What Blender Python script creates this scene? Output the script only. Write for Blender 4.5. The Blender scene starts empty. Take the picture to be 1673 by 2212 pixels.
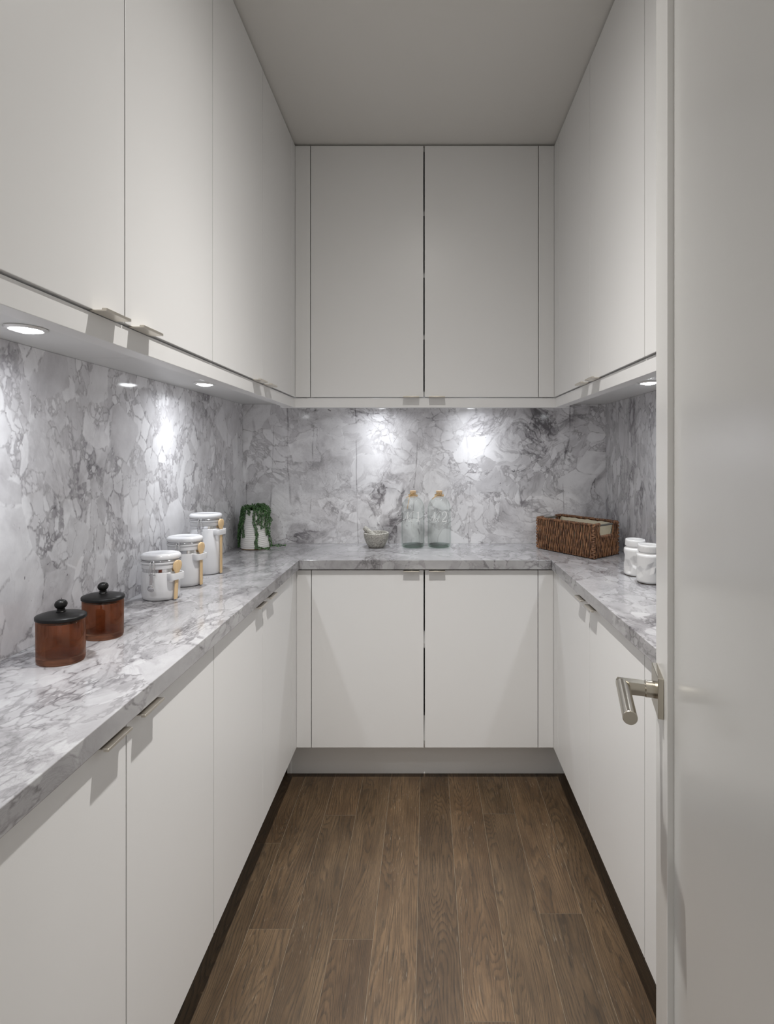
import bpy, bmesh, math, random
from mathutils import Vector, Matrix

random.seed(7)
SC = bpy.context.scene
COL = SC.collection
PI = math.pi

# ------------------------------------------------------------------ camera
H = 1.337
cam_d = bpy.data.cameras.new('camera')
cam = bpy.data.objects.new('camera', cam_d)
COL.objects.link(cam)
cam.location = (0, 0, H)
cam.rotation_euler = (PI / 2, 0, 0)
cam_d.sensor_fit = 'AUTO'
cam_d.sensor_width = 36.0
cam_d.lens = 36.0 * 1045.0 / 2212.0
cam_d.shift_x = (836.5 - 922.0) / 2212.0
cam_d.shift_y = -(1106.0 - 981.0) / 2212.0
cam_d.clip_start = 0.02
SC.camera = cam

# ------------------------------------------------------------------ light
SC.view_settings.view_transform = 'Standard'
SC.view_settings.look = 'None'
SC.view_settings.gamma = 1.0
SC.view_settings.use_curve_mapping = False
SC.view_settings.exposure = 0.06
SC.cycles.use_denoising = True
SC.cycles.sample_clamp_indirect = 4.0
SC.cycles.max_bounces = 11
SC.cycles.transmission_bounces = 10

W = bpy.data.worlds.new('world')
SC.world = W
W.use_nodes = True
W.node_tree.nodes['Background'].inputs[0].default_value = (1.0, 0.95, 0.88, 1)
W.node_tree.nodes['Background'].inputs[1].default_value = 0.60


def beam(d, terms):
    """give a lamp the beam of its reflector: a sum of k * cos(angle)^n, like a photometric file"""
    d.use_nodes = True
    t = d.node_tree
    em = t.nodes['Emission']
    tc = t.nodes.new('ShaderNodeTexCoord')
    sp = t.nodes.new('ShaderNodeSeparateXYZ')
    t.links.new(tc.outputs['Normal'], sp.inputs[0])
    ab = t.nodes.new('ShaderNodeMath'); ab.operation = 'ABSOLUTE'
    t.links.new(sp.outputs[2], ab.inputs[0])
    acc = None
    for k, n in terms:
        p = t.nodes.new('ShaderNodeMath'); p.operation = 'POWER'
        t.links.new(ab.outputs[0], p.inputs[0]); p.inputs[1].default_value = n
        m = t.nodes.new('ShaderNodeMath'); m.operation = 'MULTIPLY'
        t.links.new(p.outputs[0], m.inputs[0]); m.inputs[1].default_value = k
        if acc is None:
            acc = m.outputs[0]
        else:
            a = t.nodes.new('ShaderNodeMath'); a.operation = 'ADD'
            t.links.new(acc, a.inputs[0]); t.links.new(m.outputs[0], a.inputs[1])
            acc = a.outputs[0]
    t.links.new(acc, em.inputs['Strength'])


def spot(name, loc, watts, size_deg, blend, radius, color):
    d = bpy.data.lights.new(name, 'SPOT')
    d.energy = watts
    d.spot_size = math.radians(size_deg)
    d.spot_blend = blend
    d.shadow_soft_size = radius
    d.color = color
    o = bpy.data.objects.new(name, d)
    o.location = loc
    COL.objects.link(o)
    return o


CEIL_LIGHT = (-0.015, 0.97)
ceiling_spot = spot('ceiling_lamp', (CEIL_LIGHT[0], CEIL_LIGHT[1], 2.555), 232, 172, 0.15, 0.02, (1.0, 0.972, 0.935))
ceiling_spot.rotation_euler = (math.radians(4.5), 0, 0)          # the gimbal is tipped a little towards the far wall
beam(ceiling_spot.data,
     [(1.15, 15.0), (0.115, 3.6), (0.01, 1.0)])
PUCK_COLOR = (0.93, 0.96, 1.0)
PUCK_W = 9.6


# ------------------------------------------------------------------ node helpers
class NT:
    def __init__(self, name):
        self.m = bpy.data.materials.new(name)
        self.m.use_nodes = True
        self.t = self.m.node_tree
        self.bsdf = self.t.nodes['Principled BSDF']
        self.out = self.t.nodes['Material Output']

    def n(self, typ, **kw):
        nd = self.t.nodes.new(typ)
        for k, v in kw.items():
            setattr(nd, k, v)
        return nd

    def put(self, sock, v):
        if isinstance(v, bpy.types.NodeSocket):
            self.t.links.new(v, sock)
        elif v is not None:
            if isinstance(v, (tuple, list)) and len(v) == 3 and sock.type == 'RGBA':
                v = (*v, 1)
            sock.default_value = v

    def math(self, op, a, b=None, c=None, clamp=False):
        nd = self.n('ShaderNodeMath', operation=op, use_clamp=clamp)
        self.put(nd.inputs[0], a)
        if b is not None:
            self.put(nd.inputs[1], b)
        if c is not None:
            self.put(nd.inputs[2], c)
        return nd.outputs[0]

    def vmath(self, op, a, b=None, scale=None):
        nd = self.n('ShaderNodeVectorMath', operation=op)
        self.put(nd.inputs[0], a)
        if b is not None:
            self.put(nd.inputs[1], b)
        if scale is not None:
            self.put(nd.inputs['Scale'], scale)
        return nd.outputs[0]

    def noise(self, vec, scale, detail=2.0, rough=0.5, dist=0.0, col=False):
        nd = self.n('ShaderNodeTexNoise')
        self.put(nd.inputs['Vector'], vec)
        self.put(nd.inputs['Scale'], scale)
        nd.inputs['Detail'].default_value = detail
        nd.inputs['Roughness'].default_value = rough
        nd.inputs['Distortion'].default_value = dist
        return nd.outputs['Color'] if col else nd.outputs['Fac']

    def voro(self, vec, scale, feature='F1', out='Distance', rnd=1.0):
        nd = self.n('ShaderNodeTexVoronoi', feature=feature)
        self.put(nd.inputs['Vector'], vec)
        self.put(nd.inputs['Scale'], scale)
        nd.inputs['Randomness'].default_value = rnd
        return nd.outputs[out]

    def smooth(self, v, lo, hi, a=0.0, b=1.0):
        nd = self.n('ShaderNodeMapRange', interpolation_type='SMOOTHSTEP')
        self.put(nd.inputs['Value'], v)
        self.put(nd.inputs['From Min'], lo)
        self.put(nd.inputs['From Max'], hi)
        self.put(nd.inputs['To Min'], a)
        self.put(nd.inputs['To Max'], b)
        return nd.outputs[0]

    def mixf(self, f, a, b):
        nd = self.n('ShaderNodeMix', data_type='FLOAT')
        self.put(nd.inputs[0], f)
        self.put(nd.inputs[2], a)
        self.put(nd.inputs[3], b)
        return nd.outputs[0]

    def mixc(self, f, a, b, mode='MIX'):
        nd = self.n('ShaderNodeMix', data_type='RGBA', blend_type=mode)
        self.put(nd.inputs[0], f)
        self.put(nd.inputs[6], a)
        self.put(nd.inputs[7], b)
        return nd.outputs[2]

    def obj(self):
        return self.n('ShaderNodeTexCoord').outputs['Object']

    def bump(self, h, strength=0.3, dist=0.002):
        nd = self.n('ShaderNodeBump')
        nd.inputs['Strength'].default_value = strength
        nd.inputs['Distance'].default_value = dist
        self.put(nd.inputs['Height'], h)
        self.put(self.bsdf.inputs['Normal'], nd.outputs[0])

    def set(self, color=None, rough=None, metal=None, **kw):
        if color is not None:
            self.put(self.bsdf.inputs['Base Color'], color)
        if rough is not None:
            self.put(self.bsdf.inputs['Roughness'], rough)
        if metal is not None:
            self.put(self.bsdf.inputs['Metallic'], metal)
        for k, v in kw.items():
            self.put(self.bsdf.inputs[k.replace('_', ' ')], v)
        return self.m


def plain(name, color, rough=0.5, metal=0.0, var=0.03, nscale=30.0, bump=0.0, **kw):
    g = NT(name)
    v = g.noise(g.obj(), nscale, 3.0)
    k = g.math('MULTIPLY_ADD', v, 2 * var, 1.0 - var)
    c = g.vmath('SCALE', color, scale=k)
    g.set(c, rough, metal, **kw)
    if bump:
        g.bump(v, bump, 0.001)
    return g.m


def mat_marble(name, offset, stretch=(1, 1, 1), cloud=0.0, tilt=(0, 0, 0), gain=1.0, cracks=False):
    """breccia: pale broken stones of three sizes lying in a grey ground, with smoke and cracks"""
    g = NT(name)
    mp = g.n('ShaderNodeMapping')
    g.put(mp.inputs['Vector'], g.obj())
    mp.inputs['Location'].default_value = offset
    mp.inputs['Rotation'].default_value = tilt
    mp.inputs['Scale'].default_value = stretch
    P = mp.outputs[0]
    half = (0.5, 0.5, 0.5)
    w1 = g.vmath('SCALE', g.vmath('SUBTRACT', g.noise(P, 3.0, 1.0 + 2.0 * cloud, 0.5, col=True), half), scale=0.12 + 0.22 * cloud)
    w2 = g.vmath('SCALE', g.vmath('SUBTRACT', g.noise(P, 24.0, 3.0, 0.6, col=True), half), scale=0.015)
    w3 = g.vmath('SCALE', g.vmath('SUBTRACT', g.noise(P, 95.0, 2.0, 0.6, col=True), half), scale=0.0045)
    Q = g.vmath('ADD', g.vmath('ADD', g.vmath('ADD', P, w1), w2), w3)

    def val(c):
        nd = g.n('ShaderNodeSeparateColor')
        g.put(nd.inputs[0], c)
        return nd.outputs[0], nd.outputs[1]
    ground = g.math('MULTIPLY_ADD', g.noise(Q, 9.0, 4.0, 0.6), 0.75, -0.02)
    ground = g.math('ADD', ground, g.math('MULTIPLY_ADD', g.noise(Q, 110.0, 4.0, 0.7, 0.5), 0.34, -0.17))
    zone = g.smooth(g.noise(P, 2.3, 2.0, 0.5), 0.40, 0.60)
    tone = ground
    crk = g.smooth(g.math('ABSOLUTE', g.math('SUBTRACT', g.noise(Q, 7.0, 3.0, 0.55), 0.5)), 0.0, 0.007, 1.0, 0.0)
    for (sc, off, lo, rnd_lo, rnd_hi, e0, e1, zk, op) in (
            (95.0, 1.0, 0.44, 0.20, 0.34, 0.00, 0.24, 0.0, 0.8),
            (46.0, 4.0, 0.48, 0.28, 0.36, 0.00, 0.17, 0.0, 0.95),
            (21.0, 7.0, 0.50, 0.34, 0.40, 0.004, 0.095, -0.12, 1.0),
            (9.0, 11.0, 0.52, 0.66, 0.70, 0.004, 0.036, 0.20, 1.0)):
        Qs = g.vmath('ADD', Q, (off, off * 0.7, off * 1.3))
        e = g.voro(Qs, sc, 'DISTANCE_TO_EDGE')
        r1, r2 = val(g.voro(Qs, sc, 'F1', 'Color'))
        pres = g.math('ADD', r1, g.math('MULTIPLY_ADD', zone, zk, -zk / 2)) if zk else r1
        m = g.math('MULTIPLY', g.smooth(e, e0, e1, 0.0, op), g.smooth(pres, rnd_lo, rnd_hi))
        t = g.math('MULTIPLY_ADD', r2, 0.30, lo)
        t = g.math('ADD', t, g.math('MULTIPLY_ADD', g.noise(g.vmath('ADD', Qs, (3, 1, 2)), 11.0, 5.0, 0.64), 0.56, -0.28))
        tone = g.mixf(m, tone, t)
    # smoke that runs over everything, dark patches, cracks and specks
    zone2 = g.smooth(g.noise(g.vmath('ADD', P, (7, 3, 1)), 3.4, 3.0, 0.55), 0.48, 0.62)
    smk = g.noise(g.vmath('ADD', Q, g.vmath('SCALE', w1, scale=1.2)), 5.0, 6.0, 0.66, 0.8)
    smoke = g.math('MULTIPLY', g.smooth(g.math('ABSOLUTE', g.math('SUBTRACT', smk, 0.5)), 0.0, 0.06, 1.0, 0.0), zone2)
    tone = g.math('SUBTRACT', tone, g.math('MULTIPLY', smoke, 0.08 + 0.26 * cloud))
    patch = g.smooth(g.noise(g.vmath('ADD', Q, (2, 9, 4)), 3.8, 5.0, 0.64), 0.50, 0.68)
    tone = g.math('SUBTRACT', tone, g.math('MULTIPLY', patch, 0.22 + 0.30 * cloud))
    if cloud > 0.3:
        veil = g.smooth(g.noise(g.vmath('ADD', P, (5, 1, 8)), 2.7, 3.0, 0.5), 0.44, 0.60)
        body = g.math('MULTIPLY_ADD', g.noise(Q, 6.0, 6.0, 0.62, 0.7), 1.15, 0.10)
        tone = g.mixf(g.math('MULTIPLY', veil, 0.52 if cloud > 0.5 else 0.35), tone, body)
        fl = g.noise(g.vmath('MULTIPLY', Q, (1.0, 1.0, 1.6)), 26.0, 5.0, 0.68, 1.4)
        flr = g.math('MULTIPLY', g.smooth(g.math('ABSOLUTE', g.math('SUBTRACT', fl, 0.5)), 0.0, 0.05, 1.0, 0.0), g.smooth(g.noise(P, 3.1, 2.0), 0.46, 0.58))
        tone = g.math('SUBTRACT', tone, g.math('MULTIPLY', flr, 0.10))
    tone = g.math('SUBTRACT', tone, g.math('MULTIPLY', crk, g.math('MULTIPLY', 0.16, g.smooth(g.noise(P, 6.0, 2.0), 0.45, 0.6))))
    if cracks:
        ck = g.noise(g.vmath('ADD', g.vmath('MULTIPLY', g.obj(), (1.0, 1.0, 0.06)), g.vmath('SCALE', w1, scale=0.12)), 3.4, 2.0, 0.5)
        ckl = g.smooth(g.math('ABSOLUTE', g.math('SUBTRACT', ck, 0.5)), 0.0, 0.006, 1.0, 0.0)
        tone = g.math('SUBTRACT', tone, g.math('MULTIPLY', ckl, g.math('MULTIPLY', 0.34, g.smooth(g.noise(P, 8.0, 3.0), 0.40, 0.62))))
    spk = g.smooth(g.noise(g.vmath('MULTIPLY', Q, (1, 1, 0.7)), 90.0, 2.0, 0.5), 0.70, 0.75)
    spk = g.math('MULTIPLY', spk, g.smooth(g.noise(P, 4.0, 2.0), 0.5, 0.62))
    tone = g.math('SUBTRACT', tone, g.math('MULTIPLY', spk, 0.5))
    ramp = g.n('ShaderNodeValToRGB')
    g.put(ramp.inputs[0], tone)
    cr = ramp.color_ramp
    cr.elements[0].position = 0.0
    cr.elements[0].color = (0.13 * gain, 0.122 * gain, 0.130 * gain, 1)
    cr.elements[1].position = 1.0
    cr.elements[1].color = (0.82 * gain, 0.815 * gain, 0.83 * gain, 1)
    for p, c in ((0.25, (0.31, 0.298, 0.310)), (0.5, (0.52, 0.51, 0.523)), (0.75, (0.70, 0.695, 0.708))):
        e = cr.elements.new(p)
        e.color = (c[0] * gain, c[1] * gain, c[2] * gain, 1)
    g.set(ramp.outputs[0], 0.10)
    g.bsdf.inputs['Specular IOR Level'].default_value = 0.5
    return g.m


def mat_wood():
    g = NT('oak_plank_stain')
    info = g.n('ShaderNodeObjectInfo')
    r = info.outputs['Random']
    P0 = g.obj()
    sh = g.n('ShaderNodeCombineXYZ')
    g.put(sh.inputs[0], g.math('MULTIPLY', r, 17.0))
    g.put(sh.inputs[1], g.math('MULTIPLY', r, 43.0))
    g.put(sh.inputs[2], g.math('MULTIPLY', r, 9.0))
    P = g.vmath('ADD', P0, sh.outputs[0])
    S = g.vmath('MULTIPLY', P, (1.0, 0.15, 1.0))
    warp = g.math('MULTIPLY_ADD', g.noise(S, 8.0, 2.0, 0.5), 1.0, -0.5)
    sp = g.n('ShaderNodeSeparateXYZ')
    g.put(sp.inputs[0], P)
    xx = sp.outputs[0]
    # growth rings cut along the board: flames where the warp is strong
    amp = g.math('MULTIPLY_ADD', g.math('FRACT', g.math('MULTIPLY', r, 5.3)), 34.0, 22.0)
    ph = g.math('ADD', g.math('MULTIPLY', xx, 95.0), g.math('MULTIPLY', warp, amp))
    ph = g.math('ADD', ph, g.math('MULTIPLY', g.noise(g.vmath('MULTIPLY', P, (1, 0.25, 1)), 70.0, 4.0, 0.6), 1.3))
    ring = g.math('FRACT', ph)
    ring = g.math('MULTIPLY', g.smooth(ring, 0.30, 0.85), g.smooth(ring, 0.88, 1.0, 1.0, 0.0))
    pores = g.noise(g.vmath('MULTIPLY', P, (1.0, 0.03, 1.0)), 620.0, 3.0, 0.7)
    pore = g.smooth(pores, 0.47, 0.66)
    fibre = g.noise(g.vmath('MULTIPLY', P, (1.0, 0.03, 1.0)), 190.0, 4.0, 0.65)
    cloud = g.noise(g.vmath('MULTIPLY', P, (1.0, 0.35, 1.0)), 12.0, 4.0, 0.6)
    base = g.mixc(g.smooth(cloud, 0.3, 0.7), (0.070, 0.043, 0.022), (0.128, 0.084, 0.046))
    base = g.mixc(g.smooth(fibre, 0.40, 0.75, 0.0, 0.6), base, (0.042, 0.028, 0.016))
    dark = g.math('MULTIPLY', ring, g.math('MULTIPLY_ADD', pore, 0.50, 0.40))
    base = g.mixc(dark, base, (0.024, 0.018, 0.012))
    base = g.mixc(g.math('MULTIPLY', pore, 0.38), base, (0.032, 0.023, 0.014))
    lime = g.math('MULTIPLY', g.smooth(g.noise(g.vmath('MULTIPLY', P, (1.0, 0.08, 1.0)), 360.0, 2.0, 0.6), 0.62, 0.72),
                  g.smooth(g.noise(g.vmath('MULTIPLY', P, (1.0, 0.3, 1.0)), 13.0, 3.0), 0.46, 0.66))
    base = g.mixc(g.math('MULTIPLY', lime, 0.50), base, (0.24, 0.21, 0.165))
    k = g.math('MULTIPLY_ADD', g.math('FRACT', g.math('MULTIPLY', r, 7.31)), 0.42, 0.80)
    base = g.vmath('SCALE', base, scale=k)
    warm = g.math('FRACT', g.math('MULTIPLY', r, 13.7))
    base = g.mixc(g.math('MULTIPLY', warm, 0.35), base, g.vmath('MULTIPLY', base, (1.12, 0.96, 0.86)))
    g.set(base, 0.42)
    g.bump(g.math('SUBTRACT', fibre, g.math('MULTIPLY', pore, 0.6)), 0.15, 0.0008)
    return g.m


def mat_granite():
    g = NT('speckled_granite')
    P = g.obj()
    v = g.voro(P, 520.0, 'F1', 'Color')
    nd = g.n('ShaderNodeVectorMath', operation='DOT_PRODUCT')
    g.put(nd.inputs[0], v)
    nd.inputs[1].default_value = (0.34, 0.33, 0.33)
    a = g.smooth(nd.outputs['Value'], 0.34, 0.50)
    c = g.mixc(a, (0.19, 0.18, 0.16), (0.46, 0.445, 0.40))
    c = g.mixc(g.smooth(g.noise(P, 260.0, 2.0), 0.55, 0.66), c, (0.60, 0.58, 0.53))
    g.set(c, 0.65)
    g.bump(g.noise(P, 400.0, 2.0), 0.4, 0.0006)
    return g.m


def mat_wicker():
    g = NT('brown_wicker')
    P = g.obj()
    a = g.noise(g.vmath('MULTIPLY', P, (1, 1, 0.25)), 110.0, 2.0)
    b = g.noise(g.vmath('MULTIPLY', P, (1, 1, 0.15)), 700.0, 3.0)
    c = g.mixc(g.smooth(a, 0.30, 0.72), (0.070, 0.028, 0.014), (0.30, 0.145, 0.068))
    c = g.mixc(g.smooth(b, 0.55, 0.8), c, (0.52, 0.30, 0.16))
    c = g.mixc(g.smooth(b, 0.42, 0.25), c, (0.05, 0.022, 0.012))
    g.set(c, 0.5)
    g.bump(b, 0.5, 0.0008)
    return g.m


def mat_fabric():
    g = NT('beige_cloth')
    P = g.obj()
    v = g.noise(P, 900.0, 2.0)
    g.set(g.mixc(v, (0.50, 0.45, 0.34), (0.68, 0.63, 0.50)), 0.9)
    g.bump(v, 0.4, 0.0005)
    return g.m


def mat_glass(name, color, clear, edge, rough=0.0, ior=1.5):
    """thin blown glass: mostly straight-through tint, partly refracting, with a mirror sheen that grows towards the edge"""
    g = NT(name)
    lw = g.n('ShaderNodeLayerWeight')
    lw.inputs[0].default_value = 0.5
    tint = g.mixc(g.smooth(lw.outputs['Facing'], 0.70, 1.0), color, edge)
    tr = g.n('ShaderNodeBsdfTransparent')
    g.put(tr.inputs[0], tint)
    gl = g.n('ShaderNodeBsdfGlass')
    g.put(gl.inputs['Color'], tint)
    gl.inputs['Roughness'].default_value = rough
    gl.inputs['IOR'].default_value = ior
    gs = g.n('ShaderNodeBsdfGlossy')
    gs.inputs['Roughness'].default_value = 0.03
    m1 = g.n('ShaderNodeMixShader')
    m1.inputs[0].default_value = clear
    g.t.links.new(gl.outputs[0], m1.inputs[1])
    g.t.links.new(tr.outputs[0], m1.inputs[2])
    sheen = g.math('MULTIPLY_ADD', g.math('POWER', lw.outputs['Facing'], 5.0), 0.30, 0.018)
    m2 = g.n('ShaderNodeMixShader')
    g.t.links.new(sheen, m2.inputs[0])
    g.t.links.new(m1.outputs[0], m2.inputs[1])
    g.t.links.new(gs.outputs[0], m2.inputs[2])
    g.t.links.new(m2.outputs[0], g.out.inputs[0])
    return g.m


def mat_emit(name, color, strength):
    g = NT(name)
    e = g.n('ShaderNodeEmission')
    e.inputs[0].default_value = (*color, 1)
    e.inputs[1].default_value = strength
    g.t.links.new(e.outputs[0], g.out.inputs[0])
    return g.m


def mat_leaf():
    g = NT('leaf_green')
    P = g.obj()
    v = g.noise(P, 150.0, 2.0)
    g.set(g.mixc(g.smooth(v, 0.3, 0.7), (0.030, 0.085, 0.028), (0.130, 0.250, 0.095)), 0.5)
    return g.m


def mat_spoonwood():
    g = NT('pale_beech')
    P = g.vmath('MULTIPLY', g.obj(), (1, 1, 0.06))
    v = g.noise(P, 420.0, 3.0)
    g.set(g.mixc(v, (0.60, 0.41, 0.21), (0.76, 0.57, 0.34)), 0.55)
    return g.m


def mat_brushed(name, color, rough):
    g = NT(name)
    v = g.noise(g.obj(), 60.0, 2.0)
    g.set(g.vmath('SCALE', color, scale=g.math('MULTIPLY_ADD', v, 0.06, 0.97)), rough, 1.0)
    return g.m


M = {}
M['paint'] = plain('cabinet_paint', (0.79, 0.788, 0.783), 0.38, var=0.006, nscale=3.0)
M['carcass'] = plain('cabinet_inside', (0.55, 0.54, 0.52), 0.6, var=0.02)
M['under'] = plain('cabinet_underside', (0.74, 0.74, 0.73), 0.35, var=0.01)
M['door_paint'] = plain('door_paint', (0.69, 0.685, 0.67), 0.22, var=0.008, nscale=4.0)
M['door_panel'] = plain('door_panel_tone', (0.575, 0.57, 0.555), 0.22, var=0.008, nscale=4.0)  # panel toned darker than the stiles and rails
M['ceiling'] = plain('ceiling_paint', (0.70, 0.685, 0.655), 0.9, var=0.006, nscale=5.0)
M['wall'] = plain('wall_paint', (0.70, 0.69, 0.67), 0.85, var=0.01)
M['marble_left'] = mat_marble('marble_left_wall', (3.1, 0.4, 1.7), (1.0, 1.25, 0.80), 0.0, (0.35, 0, 0), 1.20)  # left and back gains brighten the stone in place of wall light
M['marble_back'] = mat_marble('marble_back_wall', (0.3, 5.2, 2.9), (0.9, 1.0, 0.9), 0.7, (0, 0.5, 0), 1.22, True)
M['marble_right'] = mat_marble('marble_right_wall', (8.3, 1.4, 4.1), (1.0, 1.5, 0.65), 0.1, (0.2, 0, 0), 1.0)
M['marble_counter'] = mat_marble('marble_worktop', (1.7, 2.2, 6.0), (1.05, 0.72, 1.0), 0.31, (0, 0, 0.5), 0.62)  # same stone as the backsplashes, darkened in colour to offset strong lamp light
M['wood'] = mat_wood()
M['subfloor'] = plain('pale_joint_highlight', (0.20, 0.16, 0.115), 0.8)  # pale tone in the joints stands in for light catching the plank edges
M['nickel'] = mat_brushed('satin_nickel', (0.70, 0.66, 0.59), 0.32)
M['lever'] = mat_brushed('door_lever_nickel', (0.46, 0.43, 0.37), 0.27)
M['chrome'] = plain('chrome_wire', (0.75, 0.75, 0.76), 0.12, 1.0, var=0.02)
M['bezel'] = plain('lamp_bezel', (0.80, 0.79, 0.77), 0.4, 0.7, var=0.02)
M['puck'] = mat_emit('lamp_glow', (0.94, 0.97, 1.0), 22.0)
M['ceil_glow'] = mat_emit('ceiling_lamp_glow', (1.0, 0.95, 0.88), 14.0)
M['ceramic'] = plain('white_glaze', (0.72, 0.72, 0.735), 0.10, var=0.01, nscale=8.0)
M['ceramic_jar'] = plain('white_jar_glaze', (0.75, 0.745, 0.74), 0.12, var=0.01)
M['unglazed'] = plain('unglazed_ring', (0.16, 0.12, 0.09), 0.8)
M['terracotta'] = plain('bare_clay', (0.46, 0.29, 0.14), 0.8)
M['gasket'] = plain('rubber_gasket', (0.30, 0.30, 0.31), 0.5)
M['beech'] = mat_spoonwood()
M['black'] = plain('black_satin', (0.008, 0.0077, 0.0077), 0.36, var=0.05)
M['black'].node_tree.nodes['Principled BSDF'].inputs['Specular IOR Level'].default_value = 0.22
M['amber'] = mat_glass('amber_glass', (0.81, 0.59, 0.46), 0.30, (0.76, 0.52, 0.39))
M['glass'] = mat_glass('clear_glass', (0.990, 0.998, 0.993), 0.96, (0.66, 0.77, 0.72))
M['glass_base'] = mat_glass('green_glass_base', (0.93, 0.985, 0.95), 0.88, (0.74, 0.88, 0.80))
M['cork'] = plain('cork', (0.62, 0.44, 0.27), 0.85, var=0.2, nscale=260.0, bump=0.3)
M['twine'] = plain('jute_twine', (0.55, 0.36, 0.16), 0.9, var=0.3, nscale=500.0, bump=0.4)
M['letter'] = plain('white_print', (0.97, 0.98, 0.97), 0.6, var=0.01)
M['granite'] = mat_granite()
M['wicker'] = mat_wicker()
M['cloth'] = mat_fabric()
M['rod'] = plain('grey_rod', (0.24, 0.235, 0.21), 0.45, 0.6)
M['pot'] = plain('pot_glaze', (0.78, 0.765, 0.74), 0.30, var=0.03, nscale=60.0)
M['leaf'] = mat_leaf()
M['soil'] = plain('soil', (0.03, 0.022, 0.015), 0.95, var=0.4, nscale=200.0, bump=0.5)


# ------------------------------------------------------------------ mesh builder
ORIGIN = {}


class MB:
    def __init__(self):
        self.v = []
        self.f = []

    def box(self, x0, x1, y0, y1, z0, z1):
        x0, x1 = sorted((x0, x1)); y0, y1 = sorted((y0, y1)); z0, z1 = sorted((z0, z1))
        b = len(self.v)
        self.v += [(x0, y0, z0), (x1, y0, z0), (x1, y1, z0), (x0, y1, z0), (x0, y0, z1), (x1, y0, z1), (x1, y1, z1), (x0, y1, z1)]
        self.f += [tuple(b + i for i in q) for q in ((0, 3, 2, 1), (4, 5, 6, 7), (0, 1, 5, 4), (1, 2, 6, 5), (2, 3, 7, 6), (3, 0, 4, 7))]
        return self

    def rings(self, rings, closed_ends=(True, True), loop=False):
        b = len(self.v)
        n = len(rings[0])
        for r in rings:
            self.v += [tuple(p) for p in r]
        m = len(rings)
        for i in range(m if loop else m - 1):
            i2 = (i + 1) % m
            for j in range(n):
                k = (j + 1) % n
                self.f.append((b + i * n + j, b + i * n + k, b + i2 * n + k, b + i2 * n + j))
        if not loop:
            if closed_ends[0]:
                self.f.append(tuple(b + j for j in range(n))[::-1])
            if closed_ends[1]:
                self.f.append(tuple(b + (m - 1) * n + j for j in range(n)))
        return self

    def lathe(self, prof, a=0.0, b=0.0, c=(0, 0, 0), n=64, ends=(True, True), fn=None, loop=False):
        """prof: (offset, z); the section at each z is an ellipse of half axes a+offset, b+offset"""
        R = []
        for (o, z) in prof:
            ring = []
            for j in range(n):
                t = 2 * PI * j / n
                d = fn(t, z) if fn else 0.0
                ring.append((c[0] + (a + o + d) * math.cos(t), c[1] + (b + o + d) * math.sin(t), c[2] + z))
            R.append(ring)
        return self.rings(R, ends, loop)

    def tube(self, pts, r, n=8, caps=True, loop=False):
        pts = [Vector(p) for p in pts]
        m = len(pts)
        rr = r if isinstance(r, (list, tuple)) else [r] * m
        T = []
        for i in range(m):
            if loop:
                t = pts[(i + 1) % m] - pts[i - 1]
            else:
                t = pts[min(i + 1, m - 1)] - pts[max(i - 1, 0)]
            T.append(t.normalized() if t.length > 1e-9 else Vector((0, 0, 1)))
        up = Vector((0, 0, 1)) if abs(T[0].z) < 0.9 else Vector((1, 0, 0))
        N = (up - T[0] * up.dot(T[0])).normalized()
        R = []
        for i in range(m):
            N = (N - T[i] * N.dot(T[i]))
            N = N.normalized() if N.length > 1e-6 else T[i].orthogonal().normalized()
            B = T[i].cross(N)
            R.append([pts[i] + (N * math.cos(2 * PI * j / n) + B * math.sin(2 * PI * j / n)) * rr[i] for j in range(n)])
        return self.rings(R, (caps, caps), loop)

    def ball(self, c, rx, ry=None, rz=None, n=16, m=10, rot=None):
        ry = ry or rx
        rz = rz or rx
        R = []
        for i in range(m + 1):
            p = -PI / 2 + PI * min(max(i / m, 0.002), 0.998)
            ring = []
            for j in range(n):
                t = 2 * PI * j / n
                q = Vector((rx * math.cos(p) * math.cos(t), ry * math.cos(p) * math.sin(t), rz * math.sin(p)))
                if rot:
                    q = rot @ q
                ring.append(tuple(Vector(c) + q))
            R.append(ring)
        return self.rings(R)

    def prism(self, poly, z0, z1, xf=None):
        """poly in two axes; xf maps (u, v, w) to xyz"""
        xf = xf or (lambda u, v, w: (u, v, w))
        return self.rings([[xf(u, v, z0) for u, v in poly], [xf(u, v, z1) for u, v in poly]])

    def build(self, name, mat, parent=None, bevel=0.0, smooth=None, world=True, seg=2, recalc=True):
        me = bpy.data.meshes.new(name)
        off = Vector(ORIGIN.get(parent.name, (0, 0, 0))) if (parent and world) else Vector((0, 0, 0))
        me.from_pydata([tuple(Vector(p) - off) for p in self.v], [], self.f)
        if recalc:
            bm = bmesh.new()
            bm.from_mesh(me)
            bmesh.ops.recalc_face_normals(bm, faces=bm.faces)
            bm.to_mesh(me)
            bm.free()
        if smooth is not None:
            me.polygons.foreach_set('use_smooth', [True] * len(me.polygons))
            me.set_sharp_from_angle(angle=math.radians(smooth))
        me.materials.append(mat)
        o = bpy.data.objects.new(name, me)
        COL.objects.link(o)
        if parent:
            o.parent = parent
            ORIGIN[o.name] = tuple(off)
        if bevel:
            md = o.modifiers.new('bevel', 'BEVEL')
            md.width = bevel
            md.segments = seg
            md.limit_method = 'ANGLE'
        return o


def tag(o, label, cat, group=None, kind=None):
    o['label'] = label
    o['category'] = cat
    if group:
        o['group'] = group
    if kind:
        o['kind'] = kind
    return o


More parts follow.
